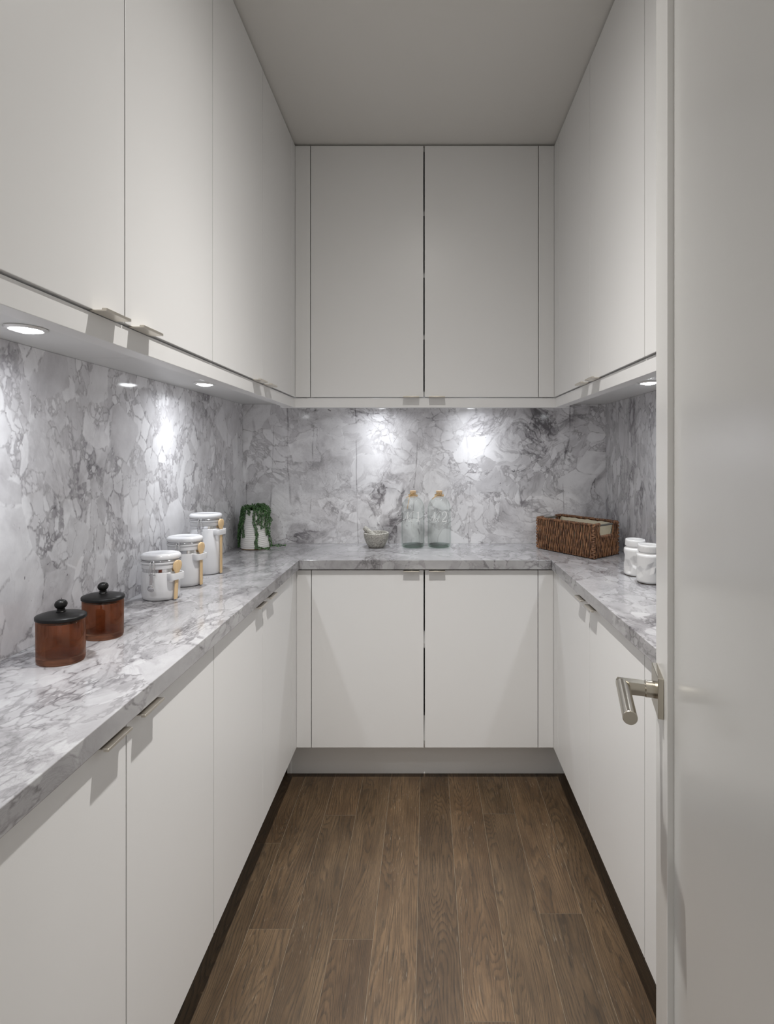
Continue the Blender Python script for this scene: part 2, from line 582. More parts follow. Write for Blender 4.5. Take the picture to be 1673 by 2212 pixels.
def thing(name, label, cat, loc, group=None, rotz=0.0):
    o = bpy.data.objects.new(name, None)
    COL.objects.link(o)
    o.empty_display_size = 0.05
    o.location = loc
    o.rotation_euler = (0, 0, rotz)
    ORIGIN[o.name] = tuple(loc)
    tag(o, label, cat, group)
    return o


def struct(o):
    o['kind'] = 'structure'
    return o


def R2(x, y, a):
    return (x * math.cos(a) - y * math.sin(a), x * math.sin(a) + y * math.cos(a))


# ------------------------------------------------------------------ room shell
XL, XR, YB = -0.868, 0.848, 2.285          # faces of the marble
SLAB = 0.02
WXL, WXR, WYB = XL - SLAB - 0.001, XR + SLAB + 0.001, YB + SLAB + 0.001
YF = 0.10                                   # inner face of the doorway wall
CZ = 2.576                                  # ceiling
CT = 0.915                                  # top of counter
struct(MB().box(WXL - 0.1, WXL, -0.02, WYB + 0.1, 0, CZ).build('wall_left', M['wall']))
struct(MB().box(WXR, WXR + 0.1, -0.02, WYB + 0.1, 0, CZ).build('wall_right', M['wall']))
struct(MB().box(WXL, WXR, WYB, WYB + 0.1, 0, CZ).build('wall_back', M['wall']))
wf = MB().box(WXL, -0.57, -0.02, YF, 0, CZ).box(0.168, WXR, -0.02, YF, 0, CZ).box(-0.57, 0.168, -0.02, YF, 2.44, CZ)
struct(wf.build('wall_front', M['wall']))
struct(MB().box(WXL - 0.1, WXR + 0.1, -0.02, WYB + 0.1, CZ, CZ + 0.1).build('ceiling', M['ceiling']))
floor = struct(MB().box(WXL - 0.1, WXR + 0.1, -1.0, WYB + 0.1, -0.06, -0.0009).build('floor', M['subfloor']))

# floor boards, each one a part of the floor
cols = [-0.745, -0.6235, -0.5018, -0.379, -0.2620, -0.1477, -0.0265, 0.0900, 0.2096, 0.3290, 0.4530, 0.5760, 0.698]
joints = {1: [1.663, 0.55], 2: [1.363, 0.2], 3: [1.791, 0.62], 4: [1.334, 0.05], 5: [0.70], 6: [0.95], 7: [1.14], 8: [1.798, 0.4], 9: [1.408, 0.1], 10: [0.62], 11: [0.9]}
for i in range(len(cols) - 1):
    js = sorted(joints.get(i, [0.8, -0.3])) + [2.12]
    y0 = -0.99
    for y1 in js:
        w = cols[i + 1] - cols[i] - 0.0011
        l = y1 - y0 - 0.0012
        MBp = MB().box(-w / 2, w / 2, -l / 2, l / 2, -0.014, 0.0)
        p = MBp.build('plank', M['wood'], floor, bevel=0.0004, world=False, seg=1)
        p.location = ((cols[i] + cols[i + 1]) / 2, (y0 + y1) / 2, 0)
        y0 = y1

# ------------------------------------------------------------------ cabinets
DT = 0.02                                   # door thickness


def frame(side, face):
    if side == 'L':
        return lambda s, d, z: (face + d, s, z)
    if side == 'R':
        return lambda s, d, z: (face - d, s, z)
    return lambda s, d, z: (s, face - d, z)


def fbox(mb, fr, s0, s1, d0, d1, z0, z1):
    a = fr(s0, d0, z0)
    b = fr(s1, d1, z1)
    mb.box(a[0], b[0], a[1], b[1], a[2], b[2])
    return mb


HL = 0.064


def handle(fr, s0, s1, upper, zedge, parent):
    """finger pull: thin plate on the door's edge with a thicker lip in front"""
    mb = MB()
    if upper:
        poly = [(-0.0045, zedge - 0.0028), (0.0225, zedge - 0.0028), (0.0225, zedge + 0.0022), (0.0145, zedge + 0.0022), (0.0145, zedge - 0.0004), (-0.0045, zedge - 0.0004)]
    else:
        poly = [(-0.016, zedge + 0.0026), (0.0225, zedge + 0.0026), (0.0225, zedge - 0.0024), (0.0145, zedge - 0.0024), (0.0145, zedge + 0.0004), (-0.016, zedge + 0.0004)]
    mb.prism(poly, s0, s1, lambda d, z, s: fr(s, d, z))
    return mb.build('handle', M['nickel'], parent, bevel=0.0009, seg=3, smooth=50)


def cabinet(label, side, face, doors, fillers, z0, z1, body_s, body_z, depth, upper, group, toe=None, shelves=(), name='base_cabinet'):
    fr = frame(side, face)
    smid = (body_s[0] + body_s[1]) / 2
    base = fr(smid, -depth / 2, 0.0 if not upper else body_z[0])
    root = thing(name, label, 'cabinet', base, group)
    b0, b1 = body_s
    q0, q1 = body_z
    t = 0.016
    body = MB()
    db = -DT - 0.002
    for args in ((b0, b0 + t, -depth, db, q0, q1), (b1 - t, b1, -depth, db, q0, q1), (b0 + t, b1 - t, -depth, db, q0, q0 + t),
                 (b0 + t, b1 - t, -depth, db, q1 - t, q1), (b0 + t, b1 - t, -depth, -depth + 0.008, q0 + t, q1 - t)):
        fbox(body, fr, *args)
    body.build('body', M['under'] if upper else M['carcass'], root)
    for zs in shelves:
        fbox(MB(), fr, b0 + t + .001, b1 - t - .001, -depth + 0.01, db - 0.004, zs, zs + 0.018).build('shelf', M['under'], root)
    g = 0.0014
    for (a, b, h) in doors:
        d = fbox(MB(), fr, a + g, b - g, -DT, 0, z0, z1).build('door', M['paint'], root, bevel=0.0008)
        if h == 'hi':
            handle(fr, b - 0.018 - HL, b - 0.018, upper, z0 if upper else z1, d)
        elif h == 'lo':
            handle(fr, a + 0.018, a + 0.018 + HL, upper, z0 if upper else z1, d)
    for (a, b) in fillers:
        fbox(MB(), fr, a + g, b - g, -DT, 0, z0, z1).build('filler_panel', M['paint'], root, bevel=0.0008)
    if toe:
        fbox(MB(), fr, toe[0], toe[1], toe[2] - 0.014, toe[2], 0.0005, q0 - 0.0005).build('toe_kick', M['paint'], root)
    return root


LF, RF, BF = -0.522, 0.509, 1.940           # faces of the base doors
LU, RU, BU = -0.5245, 0.5097, 1.930         # faces of the wall cabinet doors
BZ0, BZ1 = 0.160, 0.8715
UZ0, UZ1 = 1.5645, 2.567
UB = 1.573                                  # underside of wall cabinets
dB, dLs, dRs = WYB - BF - 0.001, LF - WXL - 0.001, WXR - RF - 0.001
bb = (BZ0, 0.8765)
gB, gU = 'white base cabinets', 'white wall cabinets'
cabinet('white base cabinet nearest the camera on the left, with a single flat door', 'L', LF, [(0.149, 0.4946, 'lo')], [(0.104, 0.149)],
        BZ0, BZ1, (0.104, 0.4930), bb, dLs, False, gB, (0.104, 0.4930, -0.077))
cabinet('white two-door base cabinet on the left below the amber jars', 'L', LF, [(0.4946, 0.8408, 'hi'), (0.8408, 1.186, 'lo')], [],
        BZ0, BZ1, (0.4945, 1.1853), bb, dLs, False, gB, (0.4945, 1.1853, -0.077))
cabinet('white two-door base cabinet on the left below the white canisters', 'L', LF, [(1.186, 1.541, 'hi'), (1.541, 1.872, 'lo')], [(1.872, 1.9412)],
        BZ0, BZ1, (1.1867, 1.9185), bb, dLs, False, gB, (1.1867, 2.024, -0.077))
cabinet('white two-door base cabinet facing the camera at the far end below the glass bottles', 'B', BF, [(-0.4623, -0.0105, 'hi'), (-0.0080, 0.4474, 'lo')],
        [(-0.5232, -0.4623), (0.4474, 0.5102)], BZ0, BZ1, (-0.5000, 0.487), bb, dB, False, gB, (-0.584, 0.577, -0.085), (0.55,))
cabinet('white two-door base cabinet on the right below the wicker basket', 'R', RF, [(1.129, 1.511, 'hi'), (1.511, 1.872, 'lo')], [(1.872, 1.9412)],
        BZ0, BZ1, (1.1297, 1.9185), bb, dRs, False, gB, (1.1297, 2.024, -0.082))
cabinet('white base cabinet on the right mostly hidden behind the open door', 'R', RF, [(0.424, 0.776, 'hi'), (0.776, 1.129, 'lo')], [(0.104, 0.424)],
        BZ0, BZ1, (0.104, 1.1283), bb, dRs, False, gB, (0.104, 1.1283, -0.082))
dBu, dLu, dRu = WYB - BU - 0.001, LU - WXL - 0.001, WXR - RU - 0.001
ub = (UB, 2.572)
cabinet('white wall cabinet nearest the camera on the left, cut off by the photo edge', 'L', LU, [(0.149, 0.4946, 'lo')], [(0.104, 0.149)],
        UZ0, UZ1, (0.104, 0.4930), ub, dLu, True, gU, name='wall_cabinet')
cabinet('tall white two-door wall cabinet on the left above the amber jars', 'L', LU, [(0.4946, 0.8406, 'hi'), (0.8406, 1.186, 'lo')], [],
        UZ0, UZ1, (0.4945, 1.1853), ub, dLu, True, gU, name='wall_cabinet')
cabinet('tall white two-door wall cabinet on the left above the white canisters', 'L', LU, [(1.186, 1.548, 'hi'), (1.548, 1.871, 'lo')], [(1.871, 1.9312)],
        UZ0, UZ1, (1.1867, WYB - 0.0015), ub, dLu, True, gU, name='wall_cabinet')
cabinet('tall white two-door wall cabinet facing the camera above the glass bottles', 'B', BU, [(-0.4636, -0.0112, 'hi'), (-0.0088, 0.447, 'lo')],
        [(-0.5257, -0.4636), (0.447, 0.5109)], UZ0, UZ1, (-0.5020, 0.487), ub, dBu, True, gU, shelves=(1.80, 2.05, 2.3), name='wall_cabinet')
cabinet('tall white two-door wall cabinet on the right above the wicker basket', 'R', RU, [(1.131, 1.509, 'hi'), (1.509, 1.862, 'lo')], [(1.862, 1.9312)],
        UZ0, UZ1, (1.1317, WYB - 0.0015), ub, dRu, True, gU, name='wall_cabinet')
cabinet('white wall cabinet on the right mostly hidden behind the open door', 'R', RU, [(0.424, 0.777, 'hi'), (0.777, 1.131, 'lo')], [(0.104, 0.424)],
        UZ0, UZ1, (0.104, 1.1303), ub, dRu, True, gU, name='wall_cabinet')

# valances under the wall cabinets
VZ0, VZ1, VT = 1.5235, 1.5612, 0.036
tag(MB().box(LU - 0.005 - VT, LU - 0.005, 0.104, 1.9345, VZ0, VZ1).build('valance', M['paint'], bevel=0.0008), 'white lamp valance along the bottom of the left wall cabinets', 'valance', 'cabinet valances')
tag(MB().box(-0.586, 0.570, BU + 0.005, BU + 0.005 + 0.03, VZ0, VZ1).build('valance', M['paint'], bevel=0.0008), 'white lamp valance along the bottom of the far wall cabinet', 'valance', 'cabinet valances')
tag(MB().box(RU + 0.005, RU + 0.005 + VT, 0.104, 1.9345, VZ0, VZ1).build('valance', M['paint'], bevel=0.0008), 'white lamp valance along the bottom of the right wall cabinets', 'valance', 'cabinet valances')

# ------------------------------------------------------------------ marble
CB = 0.878
CL, CR, CBK = -0.5084, 0.4974, 1.925
tag(MB().box(WXL + 0.001, CL, 0.104, WYB - 0.001, CB, CT).build('worktop', M['marble_counter'], bevel=0.0014), 'grey marble worktop along the left carrying jars and canisters', 'worktop', 'marble worktops')
tag(MB().box(CL + 0.0004, CR - 0.0004, CBK, WYB - 0.001, CB, CT).build('worktop', M['marble_counter'], bevel=0.0014), 'grey marble worktop across the far end carrying bottles and mortar', 'worktop', 'marble worktops')
tag(MB().box(CR, WXR - 0.001, 0.104, WYB - 0.001, CB, CT).build('worktop', M['marble_counter'], bevel=0.0014), 'grey marble worktop along the right carrying the wicker basket', 'worktop', 'marble worktops')
BS0, BS1 = CT + 0.0004, UB - 0.0006
tag(MB().box(XL - SLAB, XL, 0.104, YB + SLAB, BS0, BS1).build('backsplash', M['marble_left']), 'pebbly grey marble backsplash slab behind the amber jars and canisters', 'backsplash', 'marble backsplashes')
tag(MB().box(XL + 0.0006, XR - 0.0006, YB, YB + SLAB, BS0, BS1).build('backsplash', M['marble_back']), 'cloudy grey marble backsplash slab behind the glass bottles', 'backsplash', 'marble backsplashes')
tag(MB().box(XR, XR + SLAB, 0.104, YB + SLAB, BS0, BS1).build('backsplash', M['marble_right']), 'grey marble backsplash slab behind the white crumpled jars', 'backsplash', 'marble backsplashes')

# ------------------------------------------------------------------ lamps under the wall cabinets
lamps = [(-0.744, 0.194, 'round recessed lamp nearest the camera under the left wall cabinets', 1),
         (-0.748, 0.903, 'round recessed lamp under the left wall cabinets above the amber jars', 1),
         (-0.740, 1.612, 'round recessed lamp under the left wall cabinets above the tall canister', 1),
         (-0.222, 2.160, 'round recessed lamp under the far wall cabinet above the mortar', 0.8),
         (0.222, 2.160, 'round recessed lamp under the far wall cabinet, on the basket side', 0.8),
         (0.727, 1.581, 'round recessed lamp under the right wall cabinets above the crumpled jars', 1),
         (0.727, 0.87, 'round recessed lamp under the right wall cabinets behind the open door', 1)]
for (x, y, lab, k) in lamps:
    z = UB - 0.0003
    r = thing('recessed_lamp', lab, 'lamp', (x, y, z), 'recessed lamps under the wall cabinets')
    MB().lathe([(0.0245, 0), (0.033, 0), (0.034, -0.0015), (0.032, -0.004), (0.027, -0.005), (0.0245, -0.003)], c=(x, y, z), n=40, loop=True).build('bezel', M['bezel'], r, smooth=40)
    MB().lathe([(0.0243, -0.001), (0.0240, -0.0035), (0.018, -0.0070), (0.009, -0.0092), (0.001, -0.0098)], c=(x, y, z), n=32).build('lens', M['puck'], r, smooth=60)
    beam(spot('under_cabinet_lamp', (x, y, z - 0.014), PUCK_W * k, 165, 0.1, 0.016, PUCK_COLOR).data, [(0.85, 6.0), (0.29, 1.2)])

r = thing('ceiling_lamp_fitting', 'small round recessed ceiling lamp above the middle of the pantry', 'lamp', (*CEIL_LIGHT, CZ - 0.0003))
MB().lathe([(0.036, 0), (0.048, 0), (0.048, -0.003), (0.038, -0.006), (0.036, -0.003)], c=(*CEIL_LIGHT, CZ - 0.0003), n=40, loop=True).build('bezel', M['ceiling'], r, smooth=40)
MB().lathe([(0.0358, -0.001), (0.0358, -0.003), (0.001, -0.005)], c=(*CEIL_LIGHT, CZ - 0.0003), n=32).build('lens', M['ceil_glow'], r, smooth=60)

# ------------------------------------------------------------------ open door on the right
DL, DH = 0.73, 2.42
ang = math.atan2(0.958, 0.287)
door = bpy.data.objects.new('door_1', None)
COL.objects.link(door)
door.location = (0.174, 0.1085, 0.008)
door.rotation_euler = (0, 0, ang)
ORIGIN['door_1'] = (0, 0, 0)
struct(door)
SW = 0.097


def dbox(x0, x1, y0, y1, z0, z1, name, bevel=0.0012, mat='door_paint'):
    return MB().box(x0, x1, y0, y1, z0, z1).build(name, M[mat], door, bevel=bevel)


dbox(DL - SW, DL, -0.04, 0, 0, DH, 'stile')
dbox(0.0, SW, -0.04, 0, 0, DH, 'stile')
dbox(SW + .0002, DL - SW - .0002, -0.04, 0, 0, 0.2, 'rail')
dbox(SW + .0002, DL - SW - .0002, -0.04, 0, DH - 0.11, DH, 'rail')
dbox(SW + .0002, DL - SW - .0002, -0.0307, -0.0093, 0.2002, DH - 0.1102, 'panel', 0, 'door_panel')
hz = 0.954
hu = 0.6885
rose = MB().box(hu - 0.031, hu + 0.031, 0.0, 0.0085, hz - 0.031, hz + 0.031).build('door_handle', M['lever'], door, bevel=0.0008)
lv = MB()
lv.tube([(hu, 0.0085, hz), (hu, 0.022, hz), (hu, 0.0235, hz)], [0.0128, 0.0128, 0.0112], 24)
# flattened neck, then the round grip, mitred at the corner
nk = [(-0.0075, -0.0098), (0.0075, -0.0098), (0.0098, -0.005), (0.0098, 0.005), (0.0075, 0.0098), (-0.0075, 0.0098), (-0.0098, 0.005), (-0.0098, -0.005)]
lv.rings([[(hu + u, 0.0235, hz + w) for u, w in nk], [(hu + u, 0.0555 + u, hz + w) for u, w in nk]])
gr = 0.0103
n = 28
lv.rings([[(hu + gr * math.cos(2 * PI * j / n), 0.0555 + gr * math.cos(2 * PI * j / n), hz + gr * math.sin(2 * PI * j / n)) for j in range(n)],
          [(hu - 0.100, 0.0555 + gr * math.cos(2 * PI * j / n), hz + gr * math.sin(2 * PI * j / n)) for j in range(n)],
          [(hu - 0.1012, 0.0555 + 0.92 * gr * math.cos(2 * PI * j / n), hz + 0.92 * gr * math.sin(2 * PI * j / n)) for j in range(n)]])
lv.build('lever', M['lever'], rose, smooth=30)

# ------------------------------------------------------------------ amber jars
C0 = CT + 0.0003


def amber_jar(x, y, rot, label):
    r = thing('amber_jar', label, 'jar', (x, y, C0), 'oval amber jars', rot)
    a, b = 0.0465, 0.0345
    g = MB()
    outer = [(-0.006, 0.0), (-0.002, 0.0008), (-0.0005, 0.003), (0.0, 0.006), (0.0004, 0.084), (-0.0010, 0.0855)]
    inner = [(-0.0026, 0.0848), (-0.0032, 0.082), (-0.0032, 0.017), (-0.006, 0.0135), (-0.012, 0.0125)]
    g.lathe(outer + inner, a, b, n=72)
    g.build('glass_body', M['amber'], r, smooth=50, world=False)
    l = MB()
    l.lathe([(-0.0045, 0.0800), (-0.0045, 0.0862), (0.0014, 0.0862), (0.0022, 0.0870), (0.0022, 0.0918), (0.0012, 0.0930), (-0.008, 0.0958), (-0.017, 0.0978), (-0.026, 0.0990), (-0.0335, 0.0994)], a, b, n=72)
    lid = l.build('lid', M['black'], r, smooth=40, world=False)
    k = MB().lathe([(0.0082, 0.0985), (0.0086, 0.1002), (0.0074, 0.1016), (0.0068, 0.1032), (0.0072, 0.1046), (0.0066, 0.1056)], n=28)
    k.ball((0, 0, 0.1145), 0.0112, 0.0112, 0.0098, 24, 14)
    k.build('knob', M['black'], lid, smooth=45, world=False)
    return r


amber_jar(-0.7493, 0.9909, -0.10, 'oval amber glass jar with black lid nearest the camera on the left worktop')
amber_jar(-0.7521, 1.1240, -0.20, 'oval amber glass jar with black lid standing behind the other, beside the small canister')


# ------------------------------------------------------------------ canisters with clasp, and their spoons
def canister(x, y, h, size, spoonlean):
    lab = {'small': 'small white oval canister with wire clasp, nearest the amber jars',
           'middle': 'medium white oval canister between the small and the tall one',
           'tall': 'tallest white oval canister, nearest the potted plant'}[size]
    r = thing('canister', lab, 'canister', (x, y, C0), 'white clasp canisters')
    a, b = 0.0535, 0.0400
    zb = h - 0.0510                         # bottom of the metal band
    body = [(-0.010, 0.0), (-0.0055, 0.0010), (-0.0025, 0.004), (-0.0008, 0.012), (0, 0.03), (0.0004, zb - 0.003), (-0.0006, zb - 0.0008), (-0.0022, zb),
            (-0.0022, zb + 0.0092), (-0.0008, zb + 0.0105), (-0.0004, zb + 0.020), (-0.0016, zb + 0.0212), (0.0008, zb + 0.0222), (0.0022, zb + 0.0245),
            (0.0024, zb + 0.0275), (0.0010, zb + 0.0298), (-0.004, zb + 0.0300), (-0.012, zb + 0.0300)]
    MB().lathe(body, a, b, n=72).build('body', M['ceramic'], r, smooth=40, world=False)
    MB().lathe([(-0.0030, zb + 0.0004), (-0.0008, zb + 0.0004), (-0.0008, zb + 0.0088), (-0.0030, zb + 0.0088)], a, b, n=72, loop=True).build('metal_band', M['chrome'], r, smooth=40, world=False)
    MB().lathe([(-0.010, zb + 0.0302), (-0.001, zb + 0.0302), (0.0, zb + 0.0318), (-0.001, zb + 0.0334), (-0.010, zb + 0.0334)], a, b, n=72, loop=True).build('gasket', M['gasket'], r, smooth=40, world=False)
    lz = zb + 0.0336
    lid = MB().lathe([(-0.008, lz), (-0.001, lz), (0.0018, lz + 0.003), (0.0028, lz + 0.0075), (0.0018, lz + 0.0125), (-0.001, lz + 0.0160), (-0.005, lz + 0.0178),
                      (-0.009, lz + 0.0180), (-0.014, lz + 0.0168), (-0.022, lz + 0.0160), (-0.034, lz + 0.0158), (-0.0405, lz + 0.0158)], a, b, n=72).build('lid', M['ceramic'], r, smooth=50, world=False)
    # lid wire hoop
    MB().tube([((a + 0.0020) * math.cos(2 * PI * j / 60), (b + 0.0020) * math.sin(2 * PI * j / 60), lz - 0.0012) for j in range(60)], 0.0012, 6, loop=True).build('hoop_wire', M['chrome'], r, smooth=60, world=False)
    # clasp: double wire bail, lever plate, spoon-shaped tip
    fy = -(b + 0.0035)
    cl = MB()
    for s in (-1, 1):
        cl.tube([(s * 0.0045, fy + 0.001, lz + 0.001), (s * 0.0052, fy - 0.0035, lz - 0.004), (s * 0.0075, fy - 0.004, zb + 0.012), (s * 0.0085, fy - 0.003, zb + 0.002), (s * 0.0085, fy - 0.002, zb - 0.007)], 0.0009, 6)
        cl.tube([(s * 0.0035, fy - 0.001, lz + 0.0015), (s * 0.0036, fy - 0.0042, lz - 0.006), (s * 0.0040, fy - 0.0045, zb + 0.004), (s * 0.0038, fy - 0.004, zb - 0.002)], 0.0008, 6)
    cl.tube([(-0.0055, fy + 0.0015, lz + 0.0008), (0.0, fy - 0.001, lz + 0.0022), (0.0055, fy + 0.0015, lz + 0.0008)], 0.0011, 6)
    cl.tube([(-0.0095, fy - 0.002, zb - 0.005), (0.0095, fy - 0.002, zb - 0.005)], 0.0012, 6)
    clasp = cl.build('clasp', M['chrome'], r, smooth=60, world=False)
    lvp = MB()
    lvp.rings([[(-0.0042, fy - 0.0052, zb), (0.0042, fy - 0.0052, zb), (0.0042, fy - 0.0040, zb), (-0.0042, fy - 0.0040, zb)],
               [(-0.0046, fy - 0.0075, zb - 0.015), (0.0046, fy - 0.0075, zb - 0.015), (0.0046, fy - 0.0062, zb - 0.015), (-0.0046, fy - 0.0062, zb - 0.015)],
               [(-0.0040, fy - 0.0095, zb - 0.031), (0.0040, fy - 0.0095, zb - 0.031), (0.0040, fy - 0.0083, zb - 0.031), (-0.0040, fy - 0.0083, zb - 0.031)]])
    rotm = Matrix.Rotation(0.25, 3, 'X')
    lvp.ball((0, fy - 0.0098, zb - 0.0415), 0.0095, 0.0022, 0.0105, 20, 10, rotm)
    lvp.build('clasp_lever', M['chrome'], clasp, smooth=40, world=False)
    # ceramic spoon holder on the narrow end: a flat loop
    ht = math.radians({'small': -21, 'middle': -15, 'tall': -14}[size])
    hpx, hpy = a * math.cos(ht), b * math.sin(ht)
    hphi = math.atan2(math.sin(ht) / b, math.cos(ht) / a)
    hx = 0.001
    hp = []
    ow, dp = 0.0225, 0.0150
    for t in range(33):
        th = -PI / 2 + PI * t / 32
        e = 0.45
        cx = abs(math.cos(th)) ** e
        sy = math.copysign(abs(math.sin(th)) ** e, math.sin(th))
        hp.append((cx, sy))
    outer = [(hx - 0.010 + (dp + 0.010) * c_, ow * s_) for c_, s_ in hp]
    inner = [(hx - 0.010 + (dp + 0.0062) * c_, (ow - 0.0042) * s_) for c_, s_ in hp]
    hold = MB()
    zt, zo = zb - 0.0025, zb - 0.0225
    secs = []
    for (o_, i_) in zip(outer, inner):
        mx = [(o_[0] + i_[0]) / 2, (o_[1] + i_[1]) / 2]
        hx2 = [(o_[0] - i_[0]) / 2, (o_[1] - i_[1]) / 2]
        ring = []
        for q in range(12):
            ph = 2 * PI * q / 12
            cc = math.copysign(abs(math.cos(ph)) ** 0.5, math.cos(ph))
            ss = math.copysign(abs(math.sin(ph)) ** 0.4, math.sin(ph))
            ring.append((mx[0] + hx2[0] * cc, mx[1] + hx2[1] * cc, (zt + zo) / 2 + (zt - zo) / 2 * ss))
        secs.append(ring)
    secs = [[(hpx + R2(p[0], p[1], hphi)[0], hpy + R2(p[0], p[1], hphi)[1], p[2]) for p in ring] for ring in secs]
    hold.rings(secs)
    hold.build('spoon_holder', M['ceramic'], r, smooth=50, world=False)
    # the spoon is a thing of its own
    so = R2(hx + 0.0063, 0, hphi)
    sx, sy_ = x + hpx + so[0], y + hpy + so[1]
    sp = thing('wooden_spoon', {'small': 'pale wooden spoon held on the small canister', 'middle': 'pale wooden spoon held on the medium canister', 'tall': 'longest pale wooden spoon, held on the tallest canister'}[size],
               'spoon', (sx, sy_, C0 + 0.004), 'wooden spoons on the canisters', hphi)
    s = MB()
    L = zb + 0.031 - 0.004
    zn = zb - 0.004
    prof = [(0.0056, 0.0), (0.0060, 0.002), (0.0058, zn - 0.010), (0.0066, zn - 0.002), (0.0105, zn + 0.004), (0.0134, zn + 0.0105), (0.0142, zn + 0.0165), (0.0138, zn + 0.022), (0.0118, zn + 0.0275), (0.0078, zn + 0.0310), (0.0025, zn + 0.0325)]
    R = []
    for (w, z) in prof:
        d = 0.0030 + max(0, w - 0.0062) * 0.16
        R.append([(d * math.cos(2 * PI * j / 20), spoonlean * (z - zn) + w * math.sin(2 * PI * j / 20), z) for j in range(20)])
    s.rings(R)
    s.build('spoon_wood', M['beech'], sp, smooth=45, world=False)
    return r


canister(-0.7800, 1.4200, 0.133, 'small', 0.06)
canister(-0.7820, 1.5650, 0.1576, 'middle', 0.0)
canister(-0.7840, 1.7180, 0.212, 'tall', 0.0)


# ------------------------------------------------------------------ potted trailing plant
def leaf_at(mb, p, d, up, size):
    d = d.normalized()
    s = d.cross(up)
    s = s.normalized() if s.length > 1e-5 else d.orthogonal().normalized()
    u = s.cross(d)
    b = len(mb.v)
    ln, w, h = size, size * 0.40, size * 0.30
    base, tip = p, p + d * ln
    mid = p + d * ln * 0.55
    mb.v += [tuple(base), tuple(mid + s * w), tuple(mid + u * h), tuple(mid - s * w), tuple(mid - u * h), tuple(tip)]
    mb.f += [(b, b + 1, b + 2), (b, b + 2, b + 3), (b, b + 3, b + 4), (b, b + 4, b + 1), (b + 5, b + 2, b + 1), (b + 5, b + 3, b + 2), (b + 5, b + 4, b + 3), (b + 5, b + 1, b + 4)]


